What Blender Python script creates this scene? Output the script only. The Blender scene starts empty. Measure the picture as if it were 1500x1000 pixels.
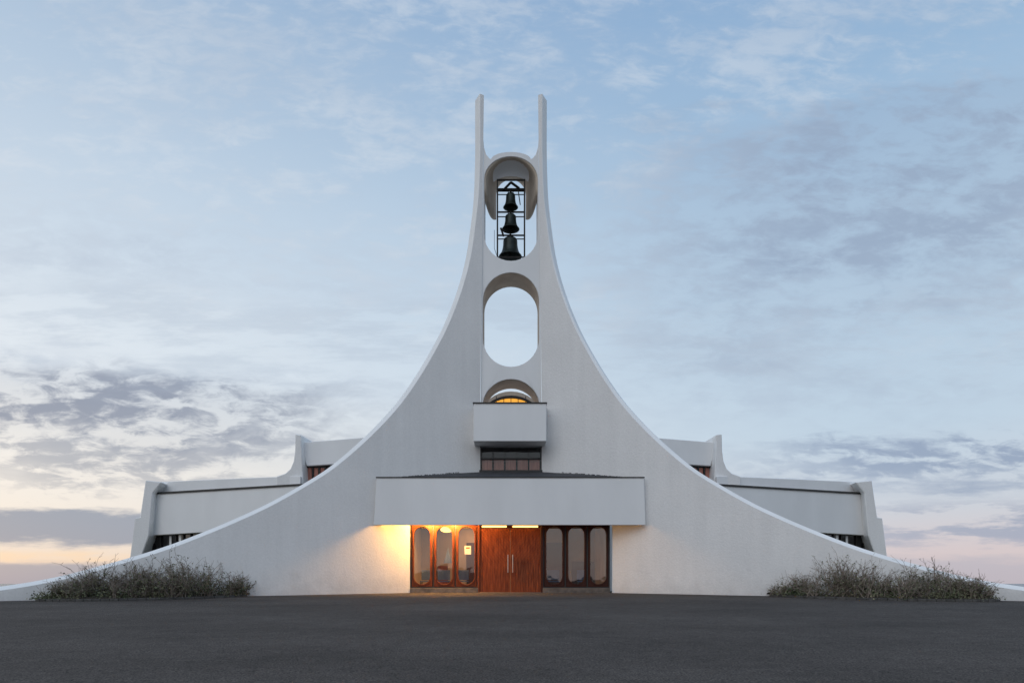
import bpy, bmesh, math, random
from mathutils import Vector, Matrix
random.seed(7)
S=bpy.context.scene
K=1000.0; CX=748.5; HY=853.0; H=0.39       # survey constants: focal, axis, eye height
def gz(d): return -0.028*(26-d) if d<26 else 0.0
def P(px,py,d): return Vector(((px-CX)/K*d, d, H+(HY-py)/K*d))
def onp(px,py,a,b):
    u=(px-CX)/K; d=a/(1-b*u); return Vector((u*d,d,H+(HY-py)/K*d))
# ------------------------------------------------------------ materials
def srgb(r,g,b):
    f=lambda c:((c/255)/12.92 if c/255<=0.04045 else ((c/255+0.055)/1.055)**2.4)
    return (f(r),f(g),f(b),1)
def mat(name,col,rough=0.7,col2=None,nscale=3,bump=0,bscale=20,metal=0,spec=0.5,detail=4,stretch=(1,1,1),island=0):
    m=bpy.data.materials.new(name); m.use_nodes=True
    nt=m.node_tree; n=nt.nodes; l=nt.links; b=n['Principled BSDF']
    b.inputs['Roughness'].default_value=rough; b.inputs['Metallic'].default_value=metal
    b.inputs['Specular IOR Level'].default_value=spec
    g=n.new('ShaderNodeNewGeometry')
    mp=n.new('ShaderNodeMapping'); mp.inputs['Scale'].default_value=stretch; l.new(g.outputs['Position'],mp.inputs['Vector'])
    c4=(*col[:3],1)
    if col2:
        t=n.new('ShaderNodeTexNoise'); t.inputs['Scale'].default_value=nscale; t.inputs['Detail'].default_value=detail
        l.new(mp.outputs[0],t.inputs['Vector'])
        r=n.new('ShaderNodeMapRange'); r.inputs['From Min'].default_value=.35; r.inputs['From Max'].default_value=.65
        l.new(t.outputs['Fac'],r.inputs[0])
        mx=n.new('ShaderNodeMix'); mx.data_type='RGBA'; mx.inputs[6].default_value=c4; mx.inputs[7].default_value=(*col2[:3],1)
        l.new(r.outputs[0],mx.inputs[0]); out=mx.outputs[2]
        if island:
            hs=n.new('ShaderNodeHueSaturation'); mr=n.new('ShaderNodeMapRange')
            mr.inputs['To Min'].default_value=1-island; mr.inputs['To Max'].default_value=1+island
            l.new(g.outputs['Random Per Island'],mr.inputs[0]); l.new(mr.outputs[0],hs.inputs['Value']); l.new(out,hs.inputs['Color']); out=hs.outputs[0]
        l.new(out,b.inputs['Base Color'])
    else: b.inputs['Base Color'].default_value=c4
    if bump:
        t=n.new('ShaderNodeTexNoise'); t.inputs['Scale'].default_value=bscale; t.inputs['Detail'].default_value=3; t.inputs['Roughness'].default_value=.6
        l.new(mp.outputs[0],t.inputs['Vector'])
        bp=n.new('ShaderNodeBump'); bp.inputs['Distance'].default_value=bump; bp.inputs['Strength'].default_value=1
        l.new(t.outputs['Fac'],bp.inputs['Height']); l.new(bp.outputs[0],b.inputs['Normal'])
    return m
def emis(name,col,s):
    m=bpy.data.materials.new(name); m.use_nodes=True; b=m.node_tree.nodes['Principled BSDF']
    b.inputs['Base Color'].default_value=(*col,1); b.inputs['Emission Color'].default_value=(*col,1); b.inputs['Emission Strength'].default_value=s; return m
def glass(name,tint,mixg,rough=0.02):
    m=bpy.data.materials.new(name); m.use_nodes=True; nt=m.node_tree; n=nt.nodes; l=nt.links
    n.remove(n['Principled BSDF']); o=n['Material Output']
    tr=n.new('ShaderNodeBsdfTransparent'); tr.inputs[0].default_value=(*tint,1)
    gl=n.new('ShaderNodeBsdfGlossy'); gl.inputs['Roughness'].default_value=rough
    mx=n.new('ShaderNodeMixShader'); mx.inputs[0].default_value=mixg
    l.new(tr.outputs[0],mx.inputs[1]); l.new(gl.outputs[0],mx.inputs[2]); l.new(mx.outputs[0],o.inputs[0])
    t=n.new('ShaderNodeTexNoise'); t.inputs['Scale'].default_value=1.2; bp=n.new('ShaderNodeBump'); bp.inputs['Distance'].default_value=.006
    g=n.new('ShaderNodeNewGeometry'); l.new(g.outputs['Position'],t.inputs['Vector']); l.new(t.outputs[0],bp.inputs['Height']); l.new(bp.outputs[0],gl.inputs['Normal'])
    return m
def stucco():
    m=bpy.data.materials.new('stucco_white'); m.use_nodes=True; nt=m.node_tree; n=nt.nodes; l=nt.links; b=n['Principled BSDF']
    b.inputs['Roughness'].default_value=.9; b.inputs['Specular IOR Level'].default_value=.2
    g=n.new('ShaderNodeNewGeometry')
    def noise(sc,det,ro=.5,st=(1,1,1)):
        mp=n.new('ShaderNodeMapping'); mp.inputs['Scale'].default_value=st; l.new(g.outputs['Position'],mp.inputs[0])
        t=n.new('ShaderNodeTexNoise'); t.inputs['Scale'].default_value=sc; t.inputs['Detail'].default_value=det; t.inputs['Roughness'].default_value=ro
        l.new(mp.outputs[0],t.inputs['Vector']); return t.outputs['Fac']
    def mr(i,a,bb,c,d):
        r=n.new('ShaderNodeMapRange'); l.new(i,r.inputs[0]); r.inputs[1].default_value=a; r.inputs[2].default_value=bb; r.inputs[3].default_value=c; r.inputs[4].default_value=d; return r.outputs[0]
    def mul(a,c):
        x=n.new('ShaderNodeMath'); x.operation='MULTIPLY'; l.new(a,x.inputs[0]); l.new(c,x.inputs[1]); return x.outputs[0]
    big=mr(noise(.5,3),.3,.7,.96,1.02); streak=mr(noise(1.0,4,.6,(2.5,2.5,.18)),.35,.7,1.015,.965); fine=mr(noise(16,2,.7),.3,.7,.96,1.03)
    v=mul(mul(big,streak),fine)
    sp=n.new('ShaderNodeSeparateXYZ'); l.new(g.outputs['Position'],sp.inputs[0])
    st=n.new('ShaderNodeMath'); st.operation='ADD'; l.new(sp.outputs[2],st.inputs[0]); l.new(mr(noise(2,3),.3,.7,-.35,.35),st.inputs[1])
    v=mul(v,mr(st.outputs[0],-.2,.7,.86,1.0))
    hs=n.new('ShaderNodeHueSaturation'); hs.inputs['Color'].default_value=(.79,.78,.77,1); l.new(v,hs.inputs['Value']); l.new(hs.outputs[0],b.inputs['Base Color'])
    t=noise(12,4,.75); bp=n.new('ShaderNodeBump'); bp.inputs['Distance'].default_value=.018; bp.inputs['Strength'].default_value=.7
    l.new(t,bp.inputs['Height']); l.new(bp.outputs[0],b.inputs['Normal'])
    return m
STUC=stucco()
WHITE=mat('smooth_white_paint',(.90,.90,.895),.6,(.85,.85,.84),1.2,bump=.003,bscale=6)
WHITE2=mat('fascia_paint',(.80,.80,.80),.7,(.75,.75,.75),.8,bump=.003,bscale=9,stretch=(1,1,.4))
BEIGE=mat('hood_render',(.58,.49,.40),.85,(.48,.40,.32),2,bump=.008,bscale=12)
ROOFD=mat('roof_felt',(.035,.037,.042),.8,(.06,.06,.065),5,bump=.02,bscale=14)
DARK=mat('dark_trim',(.02,.018,.017),.5,(.03,.027,.025),4)
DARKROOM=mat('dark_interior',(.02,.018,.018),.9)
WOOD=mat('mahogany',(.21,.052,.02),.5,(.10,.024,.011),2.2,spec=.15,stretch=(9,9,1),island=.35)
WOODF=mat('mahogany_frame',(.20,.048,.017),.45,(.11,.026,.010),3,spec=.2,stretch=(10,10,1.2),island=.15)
WOODD=mat('dark_and_unlit_wood',(.060,.016,.009),.45,(.032,.009,.006),3,spec=.2,stretch=(10,10,1.2))  # dark wood parts; on the right frames and post the shade is in this colour
CONC=mat('plinth_concrete',(.16,.13,.11),.85,(.09,.075,.065),5,bump=.01,bscale=20)
STEEL=mat('brushed_steel',(.7,.66,.6),.3,metal=1,col2=(.55,.52,.48),nscale=20)
IRON=mat('bell_frame_iron',(.012,.011,.011),.6,(.022,.018,.015),6,spec=.2)
BRONZE=mat('bell_bronze',(.022,.032,.028),.45,(.010,.015,.013),4,metal=.5,bump=.004,bscale=12)
GL=glass('door_glass',(.88,.86,.84),.17)
GLD=mat('dark_window_glass',(.012,.012,.014),.06,(.02,.018,.018),1,spec=.8)
CURT=mat('curtain_rose',(.50,.22,.17),.8,(.32,.14,.11),6,stretch=(6,6,.3))
LAMP=emis('lamp_strip_warm',(1.0,.62,.18),3.2)
GOLD=emis('lit_skylight_glass',(1.0,.46,.06),.85)
# ------------------------------------------------------------ mesh helpers
def link(o,par=None):
    S.collection.objects.link(o)
    if par: o.parent=par
    return o
def meshobj(name,vs,fs,mats,par=None,smooth=False):
    me=bpy.data.meshes.new(name); me.from_pydata([tuple(v) for v in vs],[],fs); me.update()
    for m in (mats if isinstance(mats,(list,tuple)) else [mats]): me.materials.append(m)
    bm=bmesh.new(); bm.from_mesh(me); bmesh.ops.recalc_face_normals(bm,faces=bm.faces); bm.to_mesh(me); bm.free()
    if smooth:
        for p in me.polygons: p.use_smooth=True
    return link(bpy.data.objects.new(name,me),par)
def bevel(o,w=.02,seg=1,mi=-1,ang=40):
    b=o.modifiers.new('bevel','BEVEL'); b.width=w; b.segments=seg; b.limit_method='ANGLE'; b.angle_limit=math.radians(ang); b.material=mi; return o
def prism(name,pts,off,m,side=None,par=None,bv=0,bmat=-1):
    n=len(pts); vs=[Vector(p) for p in pts]+[Vector(p)+Vector(off) for p in pts]
    fs=[tuple(range(n)),tuple(range(2*n-1,n-1,-1))]+[(i,(i+1)%n,n+(i+1)%n,n+i) for i in range(n)]
    o=meshobj(name,vs,fs,[m]+([side] if side else []),par)
    if side:
        for p in o.data.polygons:
            if len(p.vertices)==4 and not (all(v<n for v in p.vertices) or all(v>=n for v in p.vertices)): p.material_index=1
    if bv: bevel(o,bv,1,bmat)
    return o
def box(name,x0,x1,y0,y1,z0,z1,m,par=None,bv=0):
    return prism(name,[(x0,y0,z0),(x1,y0,z0),(x1,y0,z1),(x0,y0,z1)],(0,y1-y0,0),m,None,par,bv)
def pbox(name,p0,p1,q0,q1,d,th,m,par=None,bv=0):
    a=P(p0,q1,d); b=P(p1,q0,d); return box(name,a.x,b.x,d,d+th,a.z,b.z,m,par,bv)
def plate(name,outer,holes,d,th,m,par=None,bv=0):
    cu=bpy.data.curves.new(name,'CURVE'); cu.dimensions='2D'; cu.fill_mode='BOTH'; cu.extrude=th/2
    for ring in [outer]+holes:
        sp=cu.splines.new('POLY'); sp.points.add(len(ring)-1)
        for i,(x,z) in enumerate(ring): sp.points[i].co=(x,z,0,1)
        sp.use_cyclic_u=True
    co=bpy.data.objects.new('tmp',cu); S.collection.objects.link(co); bpy.context.view_layer.update()
    me=bpy.data.meshes.new_from_object(co.evaluated_get(bpy.context.evaluated_depsgraph_get()))
    bpy.data.objects.remove(co)
    me.transform(Matrix.Translation((0,d+th/2,0))@Matrix.Rotation(math.radians(90),4,'X'))
    me.name=name; me.materials.clear(); me.materials.append(m)
    bm=bmesh.new(); bm.from_mesh(me); bmesh.ops.remove_doubles(bm,verts=bm.verts,dist=1e-4)
    bmesh.ops.recalc_face_normals(bm,faces=bm.faces); bm.to_mesh(me); bm.free()
    o=link(bpy.data.objects.new(name,me),par)
    if bv: bevel(o,bv,1)
    return o
def p2(px,py,d): v=P(px,py,d); return (v.x,v.z)
def capsule(cx,hw,top,bot,n=14,rb=None):
    r=hw; pts=[]
    for i in range(n+1):
        a=math.pi*i/n; pts.append((cx+r*math.cos(a),top-r+r*math.sin(a)))
    rb=rb if rb is not None else r
    for i in range(n+1):
        a=math.pi+math.pi*i/n; pts.append((cx+r*math.cos(a),bot+rb+rb*math.sin(a)))
    return pts
def catmull(pts,k=6):
    out=[]; n=len(pts)
    for i in range(n-1):
        a=pts[max(i-1,0)];b=pts[i];c=pts[i+1];d=pts[min(i+2,n-1)]
        for j in range(k):
            t=j/k
            out.append(tuple(.5*((2*b[q])+(c[q]-a[q])*t+(2*a[q]-5*b[q]+4*c[q]-d[q])*t*t+(3*b[q]-a[q]-3*c[q]+d[q])*t**3) for q in range(len(b))))
    out.append(pts[-1]); return out
def tube(vs,fs,a,b,r0,r1,n=4):
    a=Vector(a);b=Vector(b); z=(b-a).normalized(); x=z.orthogonal().normalized(); y=z.cross(x); k=len(vs)
    for c,r in ((a,r0),(b,r1)):
        for i in range(n):
            t=2*math.pi*i/n; vs.append(c+x*r*math.cos(t)+y*r*math.sin(t))
    for i in range(n): fs.append((k+i,k+(i+1)%n,k+n+(i+1)%n,k+n+i))
def rods(name,segs,m,par,n=6):
    vs=[];fs=[]
    for a,b,r in segs: tube(vs,fs,a,b,r,r,n)
    return meshobj(name,vs,fs,m,par)
church=bpy.data.objects.new('church',None); link(church)
# ------------------------------------------------------------ sweeping wing walls (with a painted chamfer along the rim)
TH=.46; A0=27.93; AB=A0+TH*1.118
right=[(801,137),(801,185),(801,230),(803,290),(808,335),(814,375),(823,412),(836,450),(852,487),(871,522),(892,556),(918,592),(950,627),(984,659),(1020,688),(1060,713),(1105,738),(1150,759),(1200,780),(1250,799),(1300,815),(1350,829),(1400,842),(1450,852),(1497,859)]
for s in (-1,1):
    b=-.5*s; nb=Vector((s*.4472,.8944,0)); off=nb*TH; al=Vector((s*.8944,-.4472,0))
    curve=catmull([(CX+s*(x-CX),y) for x,y in right],6)
    pts=[onp(px,py,AB,b)-off for px,py in curve]
    ztop=onp(CX+s*47,137,A0,b).z
    pts=[p for p in pts if p.z<ztop-.05]; pts.insert(0,Vector((pts[0].x,pts[0].y,ztop))); nc=len(pts)
    ins=[]; cs=[]
    for i,p in enumerate(pts):
        a_=pts[max(i-1,0)]; c_=pts[min(i+1,nc-1)]; tg=(c_-a_); ta=tg.dot(al); tz=tg.z; L_=math.hypot(ta,tz)
        c=.02+.10*min(1,max(0,(i-18)/50)); cs.append(c)
        ins.append(p+(al*tz-Vector((0,0,1))*ta)/L_*c)
    ins[0]=pts[0]-al*cs[0]
    tip=pts[-1].copy(); m=lambda x:CX+s*(x-CX)
    q=onp(m(896.5),868,A0,b)
    rest=[Vector((tip.x,tip.y,-.6)),Vector((q.x,q.y,-.6)),onp(m(896.5),755,A0,b),onp(m(793.5),755,A0,b),onp(m(793.5),590,A0,b),onp(m(791),400,A0,b),onp(m(789.3),232,A0,b)]
    tp=onp(m(788.2),137,A0,b); tp.z=ztop; rest.append(tp)
    n=nc+len(rest)
    r0=ins+rest; r1=[p+nb*c for p,c in zip(pts,cs)]+[p+nb*.02 for p in rest]; r2=[p+off for p in pts+rest]
    vs=r0+r1+r2
    fs=[tuple(range(n)),tuple(range(3*n-1,2*n-1,-1))]+[(j*n+i,j*n+(i+1)%n,(j+1)*n+(i+1)%n,(j+1)*n+i) for j in (0,1) for i in range(n)]
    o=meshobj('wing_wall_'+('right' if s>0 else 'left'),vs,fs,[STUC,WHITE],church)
    for p in o.data.polygons:
        if len(p.vertices)==4: p.material_index=1
# ------------------------------------------------------------ tower centre panel with openings
D=27.42; TP=1.35
out=[p2(704,642,D),p2(704,590,D),p2(706,400,D),p2(708,232,D),p2(708,205,D),p2(709,216,D),p2(712,226,D),p2(717,232,D),p2(720,233,D)]
for i in range(1,14):
    a=math.pi*(1-i/14); out.append(p2(748.5+29.5*math.cos(a),234-11.5*math.sin(a),D))
out+= [p2(777,233,D),p2(780,232,D),p2(785,226,D),p2(788,216,D),p2(789,205,D),p2(789,232,D),p2(791,400,D),p2(793,590,D),p2(793,642,D)]
belf=[]
for i in range(17):
    a=math.pi*i/16; belf.append(p2(748.5+39.2*math.cos(a),262-33*math.sin(a),D))
for i in range(17):
    a=math.pi*i/16; belf.append(p2(748.5-39.2*math.cos(a),343+39*math.sin(a),D))
mid=[]
for i in range(21):
    a=math.pi*i/20; mid.append(p2(748.5+41*math.cos(a),440-41*math.sin(a),D))
for i in range(21):
    a=math.pi*i/20; mid.append(p2(748.5-41*math.cos(a),496+41*math.sin(a),D))
low=[]
for i in range(21):
    a=math.pi*i/20; low.append(p2(748.5+42*math.cos(a),597-42*math.sin(a),D))
low+=[p2(706.5,628,D),p2(790.5,628,D)]
plate('bell_tower_panel',out,[belf,mid,low],D,TP,WHITE2,church,.02)
def lining(name,ring,d0,d1,m,closed=True,inset=.008):
    c=Vector((sum(x for x,_ in ring)/len(ring),sum(z for _,z in ring)/len(ring)))
    vs=[];n=len(ring)
    for dd in (d0,d1):
        for x,z in ring:
            v=Vector((x,z))-c; v=c+v*(1-inset/v.length); vs.append((v.x,dd,v.y))
    fs=[(i,(i+1)%n,n+(i+1)%n,n+i) for i in range(n if closed else n-1)]
    return meshobj(name,vs,fs,m,church,True)
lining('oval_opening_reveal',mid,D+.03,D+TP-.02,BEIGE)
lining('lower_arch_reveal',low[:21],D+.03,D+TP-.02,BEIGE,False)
def hoodring(hw,top,spring,bot,d,n=18):
    r=[P(748.5-hw,bot,d),P(748.5-hw,(bot+spring)/2,d)]
    for i in range(n+1):
        a=math.pi*(1-i/n); r.append(P(748.5+hw*math.cos(a),spring-(spring-top)*math.sin(a),d))
    r+=[P(748.5+hw,(bot+spring)/2,d),P(748.5+hw,bot,d)]
    return r
rings=[]
for t in [i/8 for i in range(9)]:
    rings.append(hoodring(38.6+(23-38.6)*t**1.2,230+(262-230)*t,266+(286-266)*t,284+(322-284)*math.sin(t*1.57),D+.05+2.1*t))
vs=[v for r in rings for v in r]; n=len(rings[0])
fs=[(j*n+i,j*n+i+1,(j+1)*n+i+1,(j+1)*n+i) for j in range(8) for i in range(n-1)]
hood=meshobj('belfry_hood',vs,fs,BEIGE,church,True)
so=hood.modifiers.new('s','SOLIDIFY'); so.thickness=.09; so.offset=0
# ------------------------------------------------------------ bell frame + bells
segs=[]; zb=P(0,381,28.2).z; zt=P(0,268,28.2).z
hx=.56
for y in (27.95,28.6):
    for x in (-hx,hx): segs.append(((x,y,zb),(x,y,zt),.036))
    z=P(0,381,28.2).z; segs.append(((-hx,y,z),(hx,y,z),.03)); z=P(0,269,28.2).z; segs.append(((-hx,y,z),(hx,y,z),.04))
for py in (277,310,343): z=P(0,py,28.2).z; segs.append(((-hx,28.6,z),(hx,28.6,z),.022))
for py in (270,310,343,381):
    z=P(0,py,28.2).z
    for x in (-hx,hx): segs.append(((x,27.95,z),(x,28.6,z),.02))
segs+= [((-hx,27.93,zb),(-hx-.12,27.93,zb+.35),.012),((-hx-.12,27.93,zb+.35),(-hx-.12,27.93,zb+1.1),.012)]
rods('bell_frame',segs,IRON,church,4)
def bell(name,cx,top,bot,hw,d):
    prof=[(0,1.0),(.22,1.0),(.46,.98),(.58,.92),(.61,.82),(.62,.62),(.66,.44),(.73,.27),(.84,.12),(.96,.04),(1,0),(.93,0),(.8,.12),(.6,.45),(.5,.8),(0,.88)]
    zt=P(0,top,d).z; zb_=P(0,bot,d).z; R=hw/K*d; vs=[];fs=[];N=28
    for r,z in prof:
        for i in range(N):
            a=2*math.pi*i/N; vs.append(((cx-CX)/K*d+r*R*math.cos(a),d+r*R*math.sin(a),zb_+(zt-zb_)*z))
    for j in range(len(prof)-1):
        for i in range(N): fs.append((j*N+i,j*N+(i+1)%N,(j+1)*N+(i+1)%N,(j+1)*N+i))
    o=meshobj(name,vs,fs,BRONZE,church,True)
    x=(cx-CX)/K*d
    rods(name+'_headstock',[((-hx,d,zt+.12),(hx,d,zt+.12),.035),((x-.1,d,zt+.02),(x-.1,d,zt+.14),.02),((x+.1,d,zt+.02),(x+.1,d,zt+.14),.02),((x,d,zt+.0),(x,d,zt+.16),.05),
        ((x,d,zt),(x,d,zb_-.05),.02),((x,d,zb_+.03),(x,d,zb_-.06),.045)],IRON,church,8)
bell('bell_small',748,284,304,11,28.27); bell('bell_medium',748,315,336,13,28.27); bell('bell_large',747.5,349,376,17,28.27)
rods('bell_strikers',[((-.3,28.0,P(0,346,28).z),(-.42,28.0,P(0,334,28).z),.04),((-.42,28.,P(0,334,28).z),(-.25,28.,P(0,340,28).z),.03),((-.3,28.2,P(0,274,28).z),(.0,28.2,P(0,263,28).z),.05),((.0,28.2,P(0,263,28).z),(.34,28.2,P(0,272,28).z),.05),((.3,28.,P(0,280,28).z),(.38,28.,P(0,300,28).z),.02)],IRON,church,6)
lx=P(708,0,D+.9).x+.02
sg=[((lx,D+.9,P(0,515,28.3).z),(lx,D+.9,P(0,438,28.3).z),.012),((lx,D+1.2,P(0,515,28.3).z),(lx,D+1.2,P(0,438,28.3).z),.012)]
zz=P(0,513,28.3).z
while zz<P(0,440,28.3).z: sg.append(((lx,D+.9,zz),(lx,D+1.2,zz),.01)); zz+=.28
rods('tower_ladder',sg,IRON,church,4)
def arcseg(hw,top,base,d,n=16):
    r=[]
    for i in range(n+1):
        a=math.pi*i/n; r.append(p2(748.5+hw*math.cos(a),base-(base-top)*math.sin(a),d))
    return r
plate('skylight_glass',arcseg(37,582.5,604,30.02),[],30.02,.03,GOLD,church)
plate('skylight_frame_arch',arcseg(41,579,608,29.9),[arcseg(37,582.3,606,29.9)],29.9,.3,DARK,church)
plate('nave_vault_edge',arcseg(44,573,610,30.3),[],30.3,6,BEIGE,church)
for px in (727,738,748.5,759,770): pbox('skylight_bar',px-.5,px+.5,580,600,29.93,.04,DARK,church)
pbox('choir_box',693.5,800.5,590.5,646,26.35,1.4,WHITE2,church,.02)
pbox('choir_box_cap',692.5,801.5,588.8,590.3,26.31,1.4,DARK,church)
a=27.32
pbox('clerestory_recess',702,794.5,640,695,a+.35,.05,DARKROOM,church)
pbox('clerestory_jamb',702,704.5,640,695,a,.34,DARK,church); pbox('clerestory_jamb',792,794.5,640,695,a,.34,DARK,church)
for i in range(5):
    x=704.9+i*17.4
    pbox('clerestory_curtain',x+1,x+16,672,688,a+.16,.02,CURT,church)
    pbox('clerestory_mullion',x-.5,x+.5,656,691,a+.06,.08,DARK,church)
pbox('clerestory_rail',704.5,792,670.4,672.2,a+.05,.09,DARK,church); pbox('clerestory_sill',702,794.5,688,692,a-.05,.3,DARK,church)
pbox('clerestory_glass',704.5,792,655,689,a+.145,.006,glass('clerestory_pane',(.92,.92,.92),.04),church)
# ------------------------------------------------------------ canopy
FD=25.2
f=[P(547.5,768.5,FD),P(945.5,768.5,FD),P(943.5,699.5,FD),P(551.5,699.5,FD)]
prism('canopy_fascia',f,(0,.14,0),WHITE2,None,church,.012)
zf=f[2].z; zbf=f[0].z
box('light_stop_cheek_left',f[3].x+.0,f[3].x+.14,FD+.143,FD+.75,zbf+.004,zf-.01,WHITE2,church); box('light_stop_cheek_right',f[2].x-.14,f[2].x,FD+.143,FD+.75,zbf+.004,zf-.01,WHITE2,church)  # added behind the fascia ends to stop lamp light leaking through the gap
prism('canopy_cap',[P(550.5,699.3,FD-.03),P(944.5,699.3,FD-.03),P(944.5,697.9,FD-.03),P(550.5,697.9,FD-.03)],(0,.3,0),DARK,None,church)
zr=P(0,690.5,27.3).z; RX=4.76
vs=[(-RX,25.36,zf+.02),(RX,25.36,zf+.02),(1.35,27.35,zr),(-1.35,27.35,zr),(-RX,25.36,2.98),(RX,25.36,2.98),(1.35,27.35,2.98),(-1.35,27.35,2.98)]
meshobj('canopy_roof',vs,[(0,1,2,3),(4,5,6,7),(0,1,5,4),(1,2,6,5),(2,3,7,6),(3,0,4,7)],ROOFD,church)
vs=[];fs=[]
for s in (-1,1):
    for i in range(120):
        t=random.random()*.8; x=s*(RX+(1.35-RX)*t)*.985; y=25.40+(27.3-25.40)*t; z=zf+.02+(zr-zf)*t-.005; r=random.uniform(.012,.03)
        k=len(vs); vs+= [(x-r,y-r,z),(x+r,y-r,z),(x,y+r,z),(x,y,z+r*1.2)]; fs+=[(k,k+1,k+3),(k+1,k+2,k+3),(k+2,k,k+3)]
meshobj('canopy_gravel',vs,fs,ROOFD,church)
meshobj('canopy_soffit',[(-RX,25.35,2.9),(RX,25.35,2.9),(RX,25.35,2.95),(-RX,25.35,2.95),(-3.8,26.2,2.9),(3.8,26.2,2.9),(3.8,26.2,2.95),(-3.8,26.2,2.95)],
    [(0,1,2,3),(4,5,6,7),(0,1,5,4),(3,2,6,7),(0,3,7,4),(1,2,6,5)],WHITE2,church)
# ------------------------------------------------------------ entrance: doors + arched side lights
E=26.0
def arcwin(px0,px1,wood,side):
    n=3; w=(px1-px0)/n
    topz=P(0,769.5,E).z; botz=P(0,857,E).z
    for i in range(n):
        cx=px0+w*(i+.5); hw=12.2/K*E
        x=(cx-CX)/K*E
        L=(px0+w*i+1.1-CX)/K*E; R=(px0+w*(i+1)-1.1-CX)/K*E
        z0=P(0,859,E).z; z1=2.62
        plate('sidelight_frame_'+side,[(L,z0),(R,z0),(R,z1),(L,z1)],[capsule(x,hw,topz-.02,botz+.03)],E,.09,wood,church,.012)
        c1=capsule(x,hw+.035,topz+.012,botz-.002); c2=capsule(x,hw-.012,topz-.035,botz+.045)
        plate('sidelight_bead_'+side,c1,[c2],E-.022,.03,wood,church,.006)
        meshobj('sidelight_glass_'+side,[(L+.02,E+.05,z0),(R-.02,E+.05,z0),(R-.02,E+.05,z1),(L+.02,E+.05,z1)],[(0,1,2,3)],GL,church)
    pbox('sidelight_backing_'+side,px0,px1,859,862,E+.02,.1,DARK,church)
    for i in range(n+1):
        c=px0+w*i; pbox('sidelight_post_'+side,c-.9,c+.9,765,861,E+.03,.1,DARK,church)
    a=P(px0-1,0,E).x; b_=P(px1+1,0,E).x
    box('entrance_plinth_'+side,a,b_,E-.05,E+.2,-.3,P(0,860.5,E).z,CONC,church,.01)
arcwin(602,699.5,WOODF,'left'); arcwin(796,892.5,WOODD,'right')  # right frames take the darker wood: the unlit side is painted in
pbox('door_post',699.6,702.6,762,868,E-.03,.16,WOODF,church,.008); pbox('door_post',792.2,795.8,762,868,E-.03,.16,WOODD,church,.008)  # right post also painted darker as unlit
box('entrance_head',-3.95,3.8,E+.01,E+.16,2.63,2.96,WOODD,church)
def clip(poly,nx,nz,c):
    o=[]
    for i in range(len(poly)):
        a=poly[i];b=poly[(i+1)%len(poly)]; da=a[0]*nx+a[1]*nz-c; db=b[0]*nx+b[1]*nz-c
        if da>=0:o.append(a)
        if da*db<0:
            t=da/(da-db); o.append((a[0]+(b[0]-a[0])*t,a[1]+(b[1]-a[1])*t))
    return o
xm=P(747.5,0,E).x
for side,(x0,x1) in {'left':(P(702.9,0,E).x,xm-.006),'right':(xm+.006,P(791.9,0,E).x)}.items():
    z0=.03; z1=P(0,773.5,E).z; s=1 if side=='left' else -1
    box('door_core_'+side,x0,x1,E+.05,E+.09,z0,z1,WOODD,church)
    zh=z0+(z1-z0)*.46
    for (za,zb_,ang) in ((zh,z1,-52*s),(z0,zh-.004,0)):
        if ang:
            a=math.radians(ang); nx,nz=-math.sin(a),math.cos(a)
        else: nx,nz=1,0
        rect=[(x0,za),(x1,za),(x1,zb_),(x0,zb_)]
        cs=[p[0]*nx+p[1]*nz for p in rect]; c=min(cs); w=.098
        while c<max(cs):
            q=clip(clip(rect,nx,nz,c+.004),-nx,-nz,-(c+w-.004))
            if len(q)>2: prism('door_board_'+side,[(p[0],E+.012,p[1]) for p in q],(0,.035,0),WOOD,None,church,.004)
            c+=w
    hxp=xm-.09*s if side=='left' else xm+.09
    rods('door_handle_'+side,[((hxp,E-.07,P(0,838,E).z),(hxp,E-.07,P(0,812,E).z),.018),((hxp,E+.02,P(0,835,E).z),(hxp,E-.07,P(0,835,E).z),.014),((hxp,E+.02,P(0,815,E).z),(hxp,E-.07,P(0,815,E).z),.014)],STEEL,church,10)
pbox('door_transom',702.6,792.2,768,773,E+.02,.07,WOODD,church)
pbox('door_lamp_strip',706,742,769.4,771.8,E-.02,.03,LAMP,church); pbox('door_lamp_strip',751,788,769.4,771.8,E-.02,.03,LAMP,church)
box('threshold',P(700,0,E).x,P(795,0,E).x,E-.25,E+.15,-.1,.02,CONC,church,.01)
pbox('paper_notice',680.5,690,799,811.5,E+.035,.004,mat('paper',(.75,.72,.66),.7,(.68,.64,.58),30),church)
pbox('notice_heading',682.5,688,801,803,E+.03,.003,mat('ink_orange',(.5,.12,.03),.7),church)
INT=mat('vestibule_wall',(.42,.33,.26),.9,(.30,.24,.19),1)
box('vestibule_back',-3.9,3.7,29.3,29.4,0,2.95,INT,church); box('vestibule_side',-3.95,-3.85,26.12,29.3,0,2.95,INT,church); box('vestibule_side',3.6,3.7,26.12,29.3,0,2.95,INT,church)
box('vestibule_ceiling',-3.95,3.7,26.17,29.4,2.97,3.0,INT,church); box('vestibule_floor',-3.95,3.7,26.21,29.4,-.02,.01,CONC,church)
BLUE=mat('blue_cloth',(.05,.09,.22),.8,(.08,.13,.28),4)
prism('vestibule_pennant',[(-2.62,26.5,1.15),(-2.30,26.5,1.15),(-2.44,26.5,1.75)],(0,.03,0),BLUE,None,church)
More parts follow.
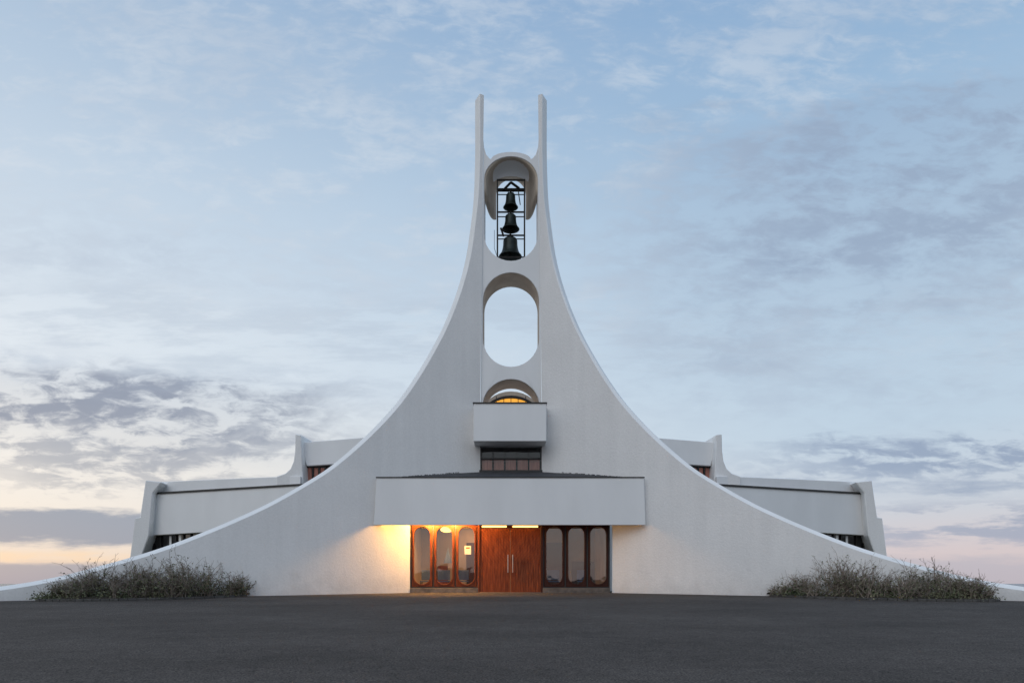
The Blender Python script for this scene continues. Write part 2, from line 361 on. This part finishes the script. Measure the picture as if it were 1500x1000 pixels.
for x in (-3.35,-2.7,-1.95,1.7,2.9):
    box('bench_seat',x-.25,x+.25,27.0,27.45,.42,.47,BLUE,church,.01); box('bench_back',x-.25,x+.25,27.46,27.5,.5,.9,BLUE,church,.01)
    rods('bench_legs',[((x+a_*.22,y,.01),(x+a_*.22,y,.42),.02) for a_ in (-1,1) for y in (27.03,27.42)],DARK,church,6)
box('interior_display',-3.1,-2.7,28.9,29.25,.01,1.1,WOOD,church,.01)
box('interior_doorway',1.4,2.4,29.2,29.29,.01,2.1,WOODD,church,.01); box('interior_doorway',-1.9,-1.1,29.2,29.29,.01,2.1,WOODD,church,.01); box('interior_panelling',2.6,3.55,29.22,29.29,.01,1.3,WOODD,church,.01)
vs=[];fs=[]
for j in range(7):
    a_=math.pi*(j/6-.5)
    for i in range(16): b_=2*math.pi*i/16; vs.append((-2.5+.25*math.cos(a_)*math.cos(b_),26.55+.24*math.cos(a_)*math.sin(b_),2.46+.12*math.sin(a_)))
for j in range(6):
    for i in range(16): fs.append((j*16+i,j*16+(i+1)%16,(j+1)*16+(i+1)%16,(j+1)*16+i))
meshobj('vestibule_pendant',vs,fs,LAMP,church,True)
rods('vestibule_pendant_rod',[((-2.5,26.55,2.56),(-2.5,26.55,2.97),.01)],DARK,church)
def lamp(name,typ,loc,e,col,size=.1,rot=None,sx=None):
    L=bpy.data.lights.new(name,typ); L.energy=e; L.color=col
    if typ=='AREA':
        L.shape='RECTANGLE'; L.size=size; L.size_y=sx or size
    else: L.shadow_soft_size=size
    o=bpy.data.objects.new(name,L); o.location=loc; link(o,church)
    if rot: o.rotation_euler=rot
    return o
WARM=(1,.50,.125)
for x,e,ly in ((-3.1,250,25.5),(-2.2,270,25.47),(-.65,3,25.6),(.65,3,25.6)):
    vs=[];fs=[]
    for r,z in ((.0,2.80),(.07,2.80),(.075,2.84),(.05,2.9)):
        for i in range(16): a_=2*math.pi*i/16; vs.append((x+r*math.cos(a_),ly+r*math.sin(a_),z))
    for j in range(3):
        for i in range(16): fs.append((j*16+i,j*16+(i+1)%16,(j+1)*16+(i+1)%16,(j+1)*16+i))
    meshobj('canopy_downlight',vs,fs,LAMP,church,True)
    lamp('canopy_lamp','POINT',(x,ly,2.73),e,WARM,.05)
lamp('vestibule_lamp','AREA',(-1.6,27.6,2.9),90,(1,.56,.26),.5,(0,0,0),2.0)
# ------------------------------------------------------------ fan-shaped nave tiers either side
for s in (-1,1):
    sd='right' if s>0 else 'left'
    cor=(0 if s<0 else -7)
    def q(px): return (px if s<0 else 2*CX-px+cor)
    def X(px,d): return (q(px)-CX)/K*d
    def plane(p0,d0,p1,d1,back=0):
        x0=X(p0,d0);x1=X(p1,d1); b=(d1-d0)/(x1-x0); a=d0-b*x0; return a+back,b
    a1,b1=plane(455,31.0,225,34.8)
    W=lambda px,py,bk=0:onp(q(px),py,a1+bk,b1)
    def wpr(name,pts,bk,th,m,side=None,bv=0):
        L=[W(x,y,bk) for x,y in pts]
        return prism(name,L,(0,th,0),m,side,church,bv)
    wpr('nave_fascia_'+sd,[(223,723),(218,784),(460,770),(560,764),(560,701),(455,708.5)],0,.35,WHITE2,None,.02)
    wpr('nave_gutter_'+sd,[(225,721),(225,723.6),(455,709.8),(455,707.2)],-.06,.3,DARK)
    wpr('nave_window_'+sd,[(218,784),(460,770),(460,835),(205,860)],.32,.06,GLD)
    for i in range(14):
        x=224+i*11; y0=784-(x-218)*.058
        wpr('nave_mullion_'+sd,[(x-.7,y0-1),(x+.7,y0-1),(x+.7,y0+60),(x-.7,y0+60)],.24,.1,DARK)
    for x,w in ((246,5),(262,3.5),(300,6)):
        y0=786-(x-218)*.058
        wpr('nave_curtain_'+sd,[(x,y0),(x+w,y0),(x+w,y0+26),(x,y0+26)],.30,.015,WHITE2)
    wpr('nave_parapet_'+sd,catmull([(236,705.5),(300,702.5),(370,699.5),(430,697)],4)+[(440,697),(440,745),(232,745)],.38,.3,WHITE2,None,.02)
    y1=34.2
    pts=[P(q(213),703,y1),P(q(237),705.5,y1),P(q(223.5),722,y1),P(q(218),784,y1),P(q(206),818,y1),P(q(200),870,y1),P(q(180),870,y1),P(q(190),818,y1),P(q(197.5),758,y1),P(q(205),757,y1)]
    prism('end_buttress_'+sd,pts,(s*.3,2.2,0),STUC,WHITE,church,.04)
    y2=31.9
    pts=[P(q(441),645,y2),P(q(441),636.5,y2),P(q(432.5),635.5,y2),P(q(432),660,y2),P(q(430),675,y2),P(q(425.5),686,y2),P(q(418),693,y2),P(q(405),697.5,y2),P(q(405),740,y2),P(q(446),740,y2),P(q(443),690,y2)]
    prism('upper_fin_'+sd,pts,(-s*.1,1.6,0),STUC,WHITE,church,.03)
    a2,b2=plane(560,31.8,441,32.35)
    V=lambda px,py,bk=0:onp(q(px),py,a2+bk,b2)
    prism('upper_fascia_'+sd,[V(441,648),V(449,682),V(600,673),V(600,636),V(540,640)],(0,.4,0),WHITE2,None,church,.02)
    prism('upper_window_'+sd,[V(443,678,.3),V(600,668,.3),V(600,725,.3),V(443,725,.3)],(0,.05,0),GLD,None,church)
    for i in range(8):
        x=449+i*9.3
        prism('upper_mullion_'+sd,[V(x-.8,676,.22),V(x+.8,676,.22),V(x+.8,720,.22),V(x-.8,720,.22)],(0,.09,0),DARK,None,church)
    for i in range(5):
        x=451+i*9.3
        prism('upper_blind_'+sd,[V(x,685,.27),V(x+5.5,685,.27),V(x+5.5,709,.27),V(x,709,.27)],(0,.015,0),CURT,None,church)
    prism('upper_window_head_'+sd,[V(444,681.5,.2),V(600,672,.2),V(600,677,.2),V(444,684.5,.2)],(0,.12,0),DARK,None,church)
def polybody(name,pl,z0,z1,m):
    prism(name,[(x,y,z0) for x,y in pl],(0,0,z1-z0),m,None,church)
polybody('nave_lower_body',[(-8.6,32.2),(-17.6,36.2),(-16,52),(16,52),(17.3,36.2),(8.4,32.2)],-.5,4.7,WHITE2)
polybody('nave_upper_body',[(-4,32.8),(-9.2,33.0),(-9,46),(9,46),(9.0,33.0),(4,32.8)],4.7,6.6,WHITE2)
polybody('tower_rear_body',[(-3.6,29.5),(-4,34),(4,34),(3.6,29.5)],-.5,4.6,WHITE2)
# ------------------------------------------------------------ ground
def terr(x,d):
    z=gz(d); r=math.hypot(x,d-20)
    t=min(max((r-62)/130,0),1); t=t*t*(3-2*t)
    return max(z,-2.5)*(1-t)-14*t
g=[-9000,-3000,-1000,-500,-300,-220,-180,-150,-130,-110,-95,-85,-75,-68,-62,-56,-50,-40,-30,-20,-10]
xs=g+[0]+[-v for v in g[::-1]]
ys=sorted([v+26 for v in g]+[26]+[26-v for v in g])
vs=[(x,y,terr(x,y)) for y in ys for x in xs]; n=len(xs)
fs=[(j*n+i,j*n+i+1,(j+1)*n+i+1,(j+1)*n+i) for j in range(len(ys)-1) for i in range(n-1)]
GRASS=mat('moorland_grass',(.05,.055,.025),.95,(.10,.09,.05),.6,bump=.05,bscale=6)
meshobj('ground',vs,fs,GRASS)
meshobj('sea',[(-9000,-9000,-12),(9000,-9000,-12),(9000,9000,-12),(-9000,9000,-12)],[(0,1,2,3)],mat('sea_water',(.03,.05,.07),.25,(.04,.06,.08),.05,bump=.1,bscale=.5))
from mathutils import noise as mnoise
vs=[];fs=[];NX=90;NY=8
for j in range(NY):
    for i in range(NX):
        x=-1500+3000*i/(NX-1); y=-520-90*j; e_=math.sin(math.pi*j/(NY-1))
        h=12+26*max(0,.5+mnoise.noise(Vector((x*.004,j*.15,1))))+9*mnoise.noise(Vector((x*.02,j*.5,5)))
        vs.append((x,y,-14+max(0,h)*e_))
for j in range(NY-1):
    for i in range(NX-1): fs.append((j*NX+i,j*NX+i+1,(j+1)*NX+i+1,(j+1)*NX+i))
meshobj('reflection_hills',vs,fs,mat('reflection_hill_heath',(.05,.05,.04),.95,(.09,.08,.06),.02),None,True)  # unseen hills added behind the camera to darken the window reflections
m=bpy.data.materials.new('asphalt'); m.use_nodes=True; nt=m.node_tree; nn=nt.nodes; l=nt.links; b=nn['Principled BSDF']
geo=nn.new('ShaderNodeNewGeometry')
def nz(sc,det,ro=.5,st=(1,1,1)):
    mp=nn.new('ShaderNodeMapping'); mp.inputs['Scale'].default_value=st; l.new(geo.outputs['Position'],mp.inputs[0])
    t=nn.new('ShaderNodeTexNoise'); t.inputs['Scale'].default_value=sc; t.inputs['Detail'].default_value=det; t.inputs['Roughness'].default_value=ro; l.new(mp.outputs[0],t.inputs[0]); return t.outputs['Fac']
def mr(i,a,bb,c,d):
    r=nn.new('ShaderNodeMapRange'); l.new(i,r.inputs[0]); r.inputs[1].default_value=a; r.inputs[2].default_value=bb; r.inputs[3].default_value=c; r.inputs[4].default_value=d; return r.outputs[0]
def mul(a,c):
    x=nn.new('ShaderNodeMath'); x.operation='MULTIPLY'; l.new(a,x.inputs[0]); l.new(c,x.inputs[1]); return x.outputs[0]
v=mul(mul(mr(nz(.25,4,.6,(1,1.6,1)),.3,.7,.78,1.2),mr(nz(45,2,.8),.3,.7,.2,1.9)),mr(nz(4,3,.6),.3,.7,.88,1.12))
hs=nn.new('ShaderNodeHueSaturation'); hs.inputs['Color'].default_value=(.085,.073,.065,1); l.new(v,hs.inputs['Value']); l.new(hs.outputs[0],b.inputs['Base Color'])
b.inputs['Roughness'].default_value=.9; b.inputs['Specular IOR Level'].default_value=.12
bp=nn.new('ShaderNodeBump'); bp.inputs['Distance'].default_value=.018; l.new(nz(35,3,.8),bp.inputs['Height']); l.new(bp.outputs[0],b.inputs['Normal'])
e=.006
meshobj('asphalt_forecourt',[(-30,-34,gz(-34)+e),(30,-34,gz(-34)+e),(30,26,e),(-30,26,e),(30,27.6,e),(-30,27.6,e)],[(0,1,2,3),(3,2,4,5)],m)
# ------------------------------------------------------------ shrub beds
SOIL=mat('bed_soil',(.035,.026,.018),.95,(.06,.045,.03),6,bump=.05,bscale=12)
KERB=mat('bed_kerb_stone',(.05,.047,.045),.9,(.09,.085,.08),5,bump=.01,bscale=20)
TWIG=mat('twig_bark',(.19,.15,.125),.9,(.32,.27,.23),9,spec=.1)
LEAF=mat('shrub_leaves',(.095,.12,.065),.8,(.20,.19,.12),2.2,island=.6,spec=.1)
def wally(x): return A0-.5*abs(x)
for s in (-1,1):
    bed=bpy.data.objects.new('shrub_bed',None); link(bed)
    if s<0: xa,xb=14.0,8.95
    else: xa,xb=14.3,8.8
    fr=[]; N=24
    for i in range(N+1):
        t=i/N; x=xa+(xb-xa)*t; wdt=1.75*(math.sin(math.pi*min(max(t*.94+.05,0),1))**.45)
        fr.append((s*x,wally(x)-wdt,wdt))
    vs=[];fs=[]
    for x,y,w in fr:
        y2=wally(x)-.01
        for k in range(5):
            yy=y+(y2-y)*k/4; vs.append((x,yy,gz(yy)+.05+.06*math.sin(math.pi*k/4)+random.uniform(0,.03)))
    for i in range(N):
        for k in range(4): fs.append((i*5+k,i*5+k+1,(i+1)*5+k+1,(i+1)*5+k))
    meshobj('soil',vs,fs,SOIL,bed,True)
    vs=[];fs=[]
    for i in range(N):
        x0,y0,_=fr[i];x1,y1_,_=fr[i+1]
        dv=Vector((x1-x0,y1_-y0,0)); nr=Vector((dv.y,-dv.x,0)).normalized()*.06; 
        a_=Vector((x0,y0,0))+dv*.02; b_=Vector((x1,y1_,0))-dv*.02; k=len(vs)
        for pnt in (a_-nr,b_-nr,b_+nr,a_+nr): vs.append((pnt.x,pnt.y,gz(pnt.y)-.05))
        for pnt in (a_-nr,b_-nr,b_+nr,a_+nr): vs.append((pnt.x,pnt.y,gz(pnt.y)+.075))
        fs+=[(k+4,k+5,k+6,k+7)]+[(k+j,k+(j+1)%4,k+4+(j+1)%4,k+4+j) for j in range(4)]
    bevel(meshobj('kerb_stones',vs,fs,KERB,bed),.01)
    tv=[];tf=[];lv=[];lf=[]
    def hprof(x):
        x=abs(x)
        if s<0: pr=[(8.9,.35),(9.3,.75),(10,.95),(10.7,1.1),(11.2,.85),(11.9,.9),(12.5,1.05),(12.9,.7),(13.3,.6),(14,.3)]
        else: pr=[(8.7,.3),(9.1,.5),(9.6,.65),(10.2,1.05),(10.9,1.05),(11.5,.85),(12.0,.72),(12.5,1.05),(13.0,.9),(13.6,.6),(14.3,.3)]
        for (a_,ha),(b_,hb) in zip(pr,pr[1:]):
            if a_<=x<=b_: return ha+(hb-ha)*(x-a_)/(b_-a_)
        return .3
    def leaf(p,sz):
        d1=Vector((random.gauss(0,1),random.gauss(0,1),random.gauss(0,.7))).normalized(); d2=d1.orthogonal().normalized(); 
        d2=(Matrix.Rotation(random.random()*6.28,3,d1)@d2); k=len(lv)
        lv.extend([p,p+d1*sz*.5+d2*sz*.32,p+d1*sz,p+d1*sz*.5-d2*sz*.32]); lf.append((k,k+1,k+2,k+3))
    for _ in range(58):
        i=random.randrange(N); x=fr[i][0]+(fr[i+1][0]-fr[i][0])*random.random()
        w=fr[i][2]; y=wally(x)-.2-random.random()*(w-.4)
        hh=hprof(x)*random.choice((.55,.7,.85,1.0,1.2,1.3)); base=Vector((x,y,gz(y)+.05)); dens=random.choice((-1,0,1,2))
        for _k in range(random.randint(8,14)):
            a_=random.random()*6.28; lean=random.uniform(.15,1.1)
            dr=Vector((math.cos(a_)*lean,math.sin(a_)*lean,1)).normalized(); Ls=hh*random.uniform(.6,1.15)
            p=base+Vector((random.gauss(0,.1),random.gauss(0,.1),0)); r=random.uniform(.010,.018); nseg=5; 
            for j in range(nseg):
                q_=p+dr*Ls/nseg; 
                if q_.y>wally(q_.x)-.04: q_.y=wally(q_.x)-.04
                tube(tv,tf,p,q_,r,r*.8,3); r*=.8; fr_=(j+1)/nseg
                if j>=1:
                    for _m in range(2):
                        d2=(dr+Vector((random.gauss(0,.8),random.gauss(0,.8),random.gauss(.1,.4)))).normalized(); L2=random.uniform(.08,.26)
                        e_=q_+d2*L2
                        if e_.y>wally(e_.x)-.03: e_.y=wally(e_.x)-.03
                        tube(tv,tf,q_,e_,r*.75,.004,3)
                        nl=max(0,(random.randint(1,3)+dens if fr_<.7 else random.randint(0,1)+dens-1))
                        for _l in range(nl): leaf(q_+(e_-q_)*random.uniform(.3,1),random.uniform(.04,.075))
                p=q_; dr=(dr+Vector((random.gauss(0,.25),random.gauss(0,.25),random.gauss(.0,.12)))).normalized()
    cl=[]
    for _ in range(70):
        i=random.randrange(N); x=fr[i][0]; w=fr[i][2]; y=wally(x)-.1-random.random()*(w-.2); cl.append((x,y,hprof(x)*random.uniform(.15,.5)))
    for _ in range(5200):
        x,y,h_=random.choice(cl); x+=random.gauss(0,.16); y+=random.gauss(0,.16); y=min(y,wally(x)-.05)
        leaf(Vector((x,y,gz(y)+.06+abs(random.gauss(0,.6))*h_)),random.uniform(.035,.07))
    meshobj('branches',tv,tf,TWIG,bed); meshobj('leaves',lv,lf,LEAF,bed)
# ------------------------------------------------------------ camera
cam=bpy.data.cameras.new('camera'); cam.sensor_width=36; cam.lens=24; cam.shift_y=(HY-500)/1500; cam.shift_x=.001
cam.clip_end=20000; cam.clip_start=.1
co=bpy.data.objects.new('camera',cam); co.location=(0,0,H); co.rotation_euler=(math.radians(90),0,0); S.collection.objects.link(co); S.camera=co
# ------------------------------------------------------------ sun (soft dusk light)
su=bpy.data.lights.new('sun','SUN'); su.energy=.68; su.angle=math.radians(50); su.color=(1,.96,.92)
so_=bpy.data.objects.new('sun',su); S.collection.objects.link(so_)
dirv=Vector((-.35,-.75,.72)); so_.rotation_euler=dirv.to_track_quat('Z','Y').to_euler()
# ------------------------------------------------------------ world
w=bpy.data.worlds.new('World'); S.world=w; w.use_nodes=True; nt=w.node_tree; nn=nt.nodes; l=nt.links
bg=nn['Background']
class V_:
    def __init__(s,o): s.o=o
    def __add__(a,b): return op('ADD',a,b)
    __radd__=__add__
    def __sub__(a,b): return op('SUBTRACT',a,b)
    def __rsub__(a,b): return op('SUBTRACT',b,a)
    def __mul__(a,b): return op('MULTIPLY',a,b)
    __rmul__=__mul__
    def __truediv__(a,b): return op('DIVIDE',a,b)
def op(o,a,b=None):
    n=nn.new('ShaderNodeMath'); n.operation=o
    for i,x in enumerate((a,b)):
        if x is None: continue
        if isinstance(x,V_): l.new(x.o,n.inputs[i])
        else: n.inputs[i].default_value=x
    return V_(n.outputs[0])
def ss(x,a,b,c=0.,d=1.):
    n=nn.new('ShaderNodeMapRange'); n.interpolation_type='SMOOTHSTEP'; l.new(x.o,n.inputs[0])
    if a>b: a,b,c,d=b,a,d,c
    n.inputs[1].default_value=a;n.inputs[2].default_value=b;n.inputs[3].default_value=c;n.inputs[4].default_value=d; return V_(n.outputs[0])
def comb(x,y,z=0.):
    n=nn.new('ShaderNodeCombineXYZ')
    for i,q_ in enumerate((x,y,z)):
        if isinstance(q_,V_): l.new(q_.o,n.inputs[i])
        else: n.inputs[i].default_value=q_
    return n.outputs[0]
def noi(vec,sc,det=6,ro=.55,dist=0.):
    n=nn.new('ShaderNodeTexNoise'); n.inputs['Scale'].default_value=sc; n.inputs['Detail'].default_value=det; n.inputs['Roughness'].default_value=ro; n.inputs['Distortion'].default_value=dist
    l.new(vec,n.inputs['Vector']); return V_(n.outputs['Fac'])
def mix(f,a,b):
    n=nn.new('ShaderNodeMix'); n.data_type='RGBA'; l.new(f.o,n.inputs[0])
    for i,c in ((6,a),(7,b)):
        if isinstance(c,tuple): n.inputs[i].default_value=c
        else: l.new(c,n.inputs[i])
    return n.outputs[2]
tc=nn.new('ShaderNodeTexCoord'); sx=nn.new('ShaderNodeSeparateXYZ'); l.new(tc.outputs['Generated'],sx.inputs[0])
x,y,z=V_(sx.outputs[0]),V_(sx.outputs[1]),V_(sx.outputs[2])
ay=op('ABSOLUTE',y)+.05; u=x/ay; zz=op('MAXIMUM',z,0.); v=zz/ay
r_=op('SQRT',x*x+y*y+.0001); t=zz/r_
def ramp(fac,stops):
    n=nn.new('ShaderNodeValToRGB'); l.new(fac.o,n.inputs[0]); cr=n.color_ramp
    while len(cr.elements)<len(stops): cr.elements.new(.5)
    for e_,(p,c) in zip(cr.elements,stops): e_.position=p; e_.color=srgb(*c)
    return n.outputs[0]
L=ramp(t,[(0,(205,192,188)),(.03,(232,216,202)),(.07,(238,228,218)),(.16,(240,236,231)),(.27,(224,231,238)),(.42,(205,218,231)),(.62,(182,201,221)),(.85,(157,182,210)),(1,(140,168,201))])
R=ramp(t,[(0,(206,189,189)),(.04,(211,199,202)),(.10,(201,207,217)),(.2,(191,209,225)),(.35,(185,206,225)),(.5,(174,199,222)),(.68,(151,182,213)),(.85,(136,170,207)),(1,(125,158,197))])
lr=ss(u,-.75,.55); col=mix(lr,L,R)
pz=zz+.12; cx_=x/pz; cy_=y/pz
cv=comb(cx_,cy_,0.); cs=comb(cx_*.55+cy_*.35,cy_*1.3-cx_*.25,2.)
n1=noi(cs,1.0,5,.6); n2=noi(cv,3.2,6,.62,.4); n3=noi(comb(u*2.2,v*7.,3.),1.6,5,.6); n4=noi(comb(u*4.,v*22.,7.),1.5,6,.62)
n5=noi(comb(u*3.,v*6.5-u*.8,1.),3.4,6,.62,.3)
n6=noi(comb(u*5.,v*13.+u*1.0,4.),4.2,5,.6,.5)
veil=ss(n1,.42,.62)*ss(n2*.4+n5*.3+n6*.3,.40,.60)*ss(v,.12,.32)
col=mix(veil*.5,col,srgb(178,191,209))
hi=ss(n2*.35+n5*.35+n6*.3,.46,.62)*ss(v,.2,.45)*ss(n1,.66,.46)
col=mix(hi*.42,col,srgb(216,223,231))
c=v-(u*.24+.44)+(n3-.5)*.34
bank=ss(c,-.34,-.05)*ss(c,.15,.07)*ss(u,.02,.42)
bt=ss(n5*.45+n2*.25+n6*.3,.42,.58)
col=mix(bank*(bt*.58+.25),col,srgb(145,164,190))
c2=v-.25+(n3-.5)*.12+(u+.75)*.06
lb=ss(c2,-.095,-.02)*ss(c2,.078,.03)*ss(u+(n5-.5)*.6,-.06,-.50)
tx=ss(n5*.3+n4*.3+n6*.4,.43,.56)
col=mix(lb*(tx*.72+.18),col,srgb(134,143,163))
fr2=ss(c2,-.14,-.07)*ss(c2,-.02,-.07)*ss(u,-.2,-.5)*ss(n4*.6+n6*.4,.46,.56)
col=mix(fr2*.6,col,srgb(152,158,172))
c3=v-.072+(n4-.5)*.05
l3=ss(c3,-.028,-.014)*ss(c3,.03,.018)*ss(u,-.30,-.50)
col=mix(l3*.9,col,srgb(137,149,170))
gl_=ss(v-.036,-.014,-.003)*ss(v-.036,.012,.002)*ss(u,-.42,-.6)*ss(n4,.35,.6)
col=mix(gl_*.5,col,srgb(248,212,168))
l4=ss(v-.016+(n4-.5)*.03,.016,.006)*ss(u,-.38,-.55)
col=mix(l4*.8,col,srgb(144,153,171))
c5=v-.175+(n4-.5)*.12
l5=ss(c5,-.06,-.01)*ss(c5,.035,.012)*ss(u+(n3-.5)*.5,.22,.55)*ss(n4*.5+n6*.5,.41,.54)
col=mix(l5*.85,col,srgb(143,159,185))
c6=v-.085+(n4-.5)*.09
l6=ss(c6,-.05,-.01)*ss(c6,.04,.01)*ss(u+(n3-.5)*.5,.32,.62)*ss(n4,.42,.54)
col=mix(l6*.8,col,srgb(155,165,187))
c8=v-.02+(n4-.5)*.04
l8=ss(c8,.02,.006)*ss(u,.3,.6); col=mix(l8*.5,col,srgb(168,173,190))
c7=v-.36+(n4-.5)*.2
l7=ss(c7,-.10,-.02)*ss(c7,.08,.02)*ss(n4*.5+n3*.5,.46,.58)
col=mix(l7*.4,col,srgb(177,190,207))
sk=nn.new('ShaderNodeTexSky'); sk.sky_type='NISHITA'; sk.sun_disc=False; sk.sun_elevation=math.radians(4); sk.sun_rotation=math.radians(-60)
ad=nn.new('ShaderNodeMix'); ad.data_type='RGBA'; ad.blend_type='ADD'; ad.inputs[0].default_value=.01
l.new(col,ad.inputs[6]); l.new(sk.outputs[0],ad.inputs[7])
l.new(ad.outputs[2],bg.inputs[0]); bg.inputs[1].default_value=1.0
w.cycles.sampling_method='MANUAL'; w.cycles.sample_map_resolution=512
S.view_settings.view_transform='Standard'; S.view_settings.look='None'; S.view_settings.exposure=0
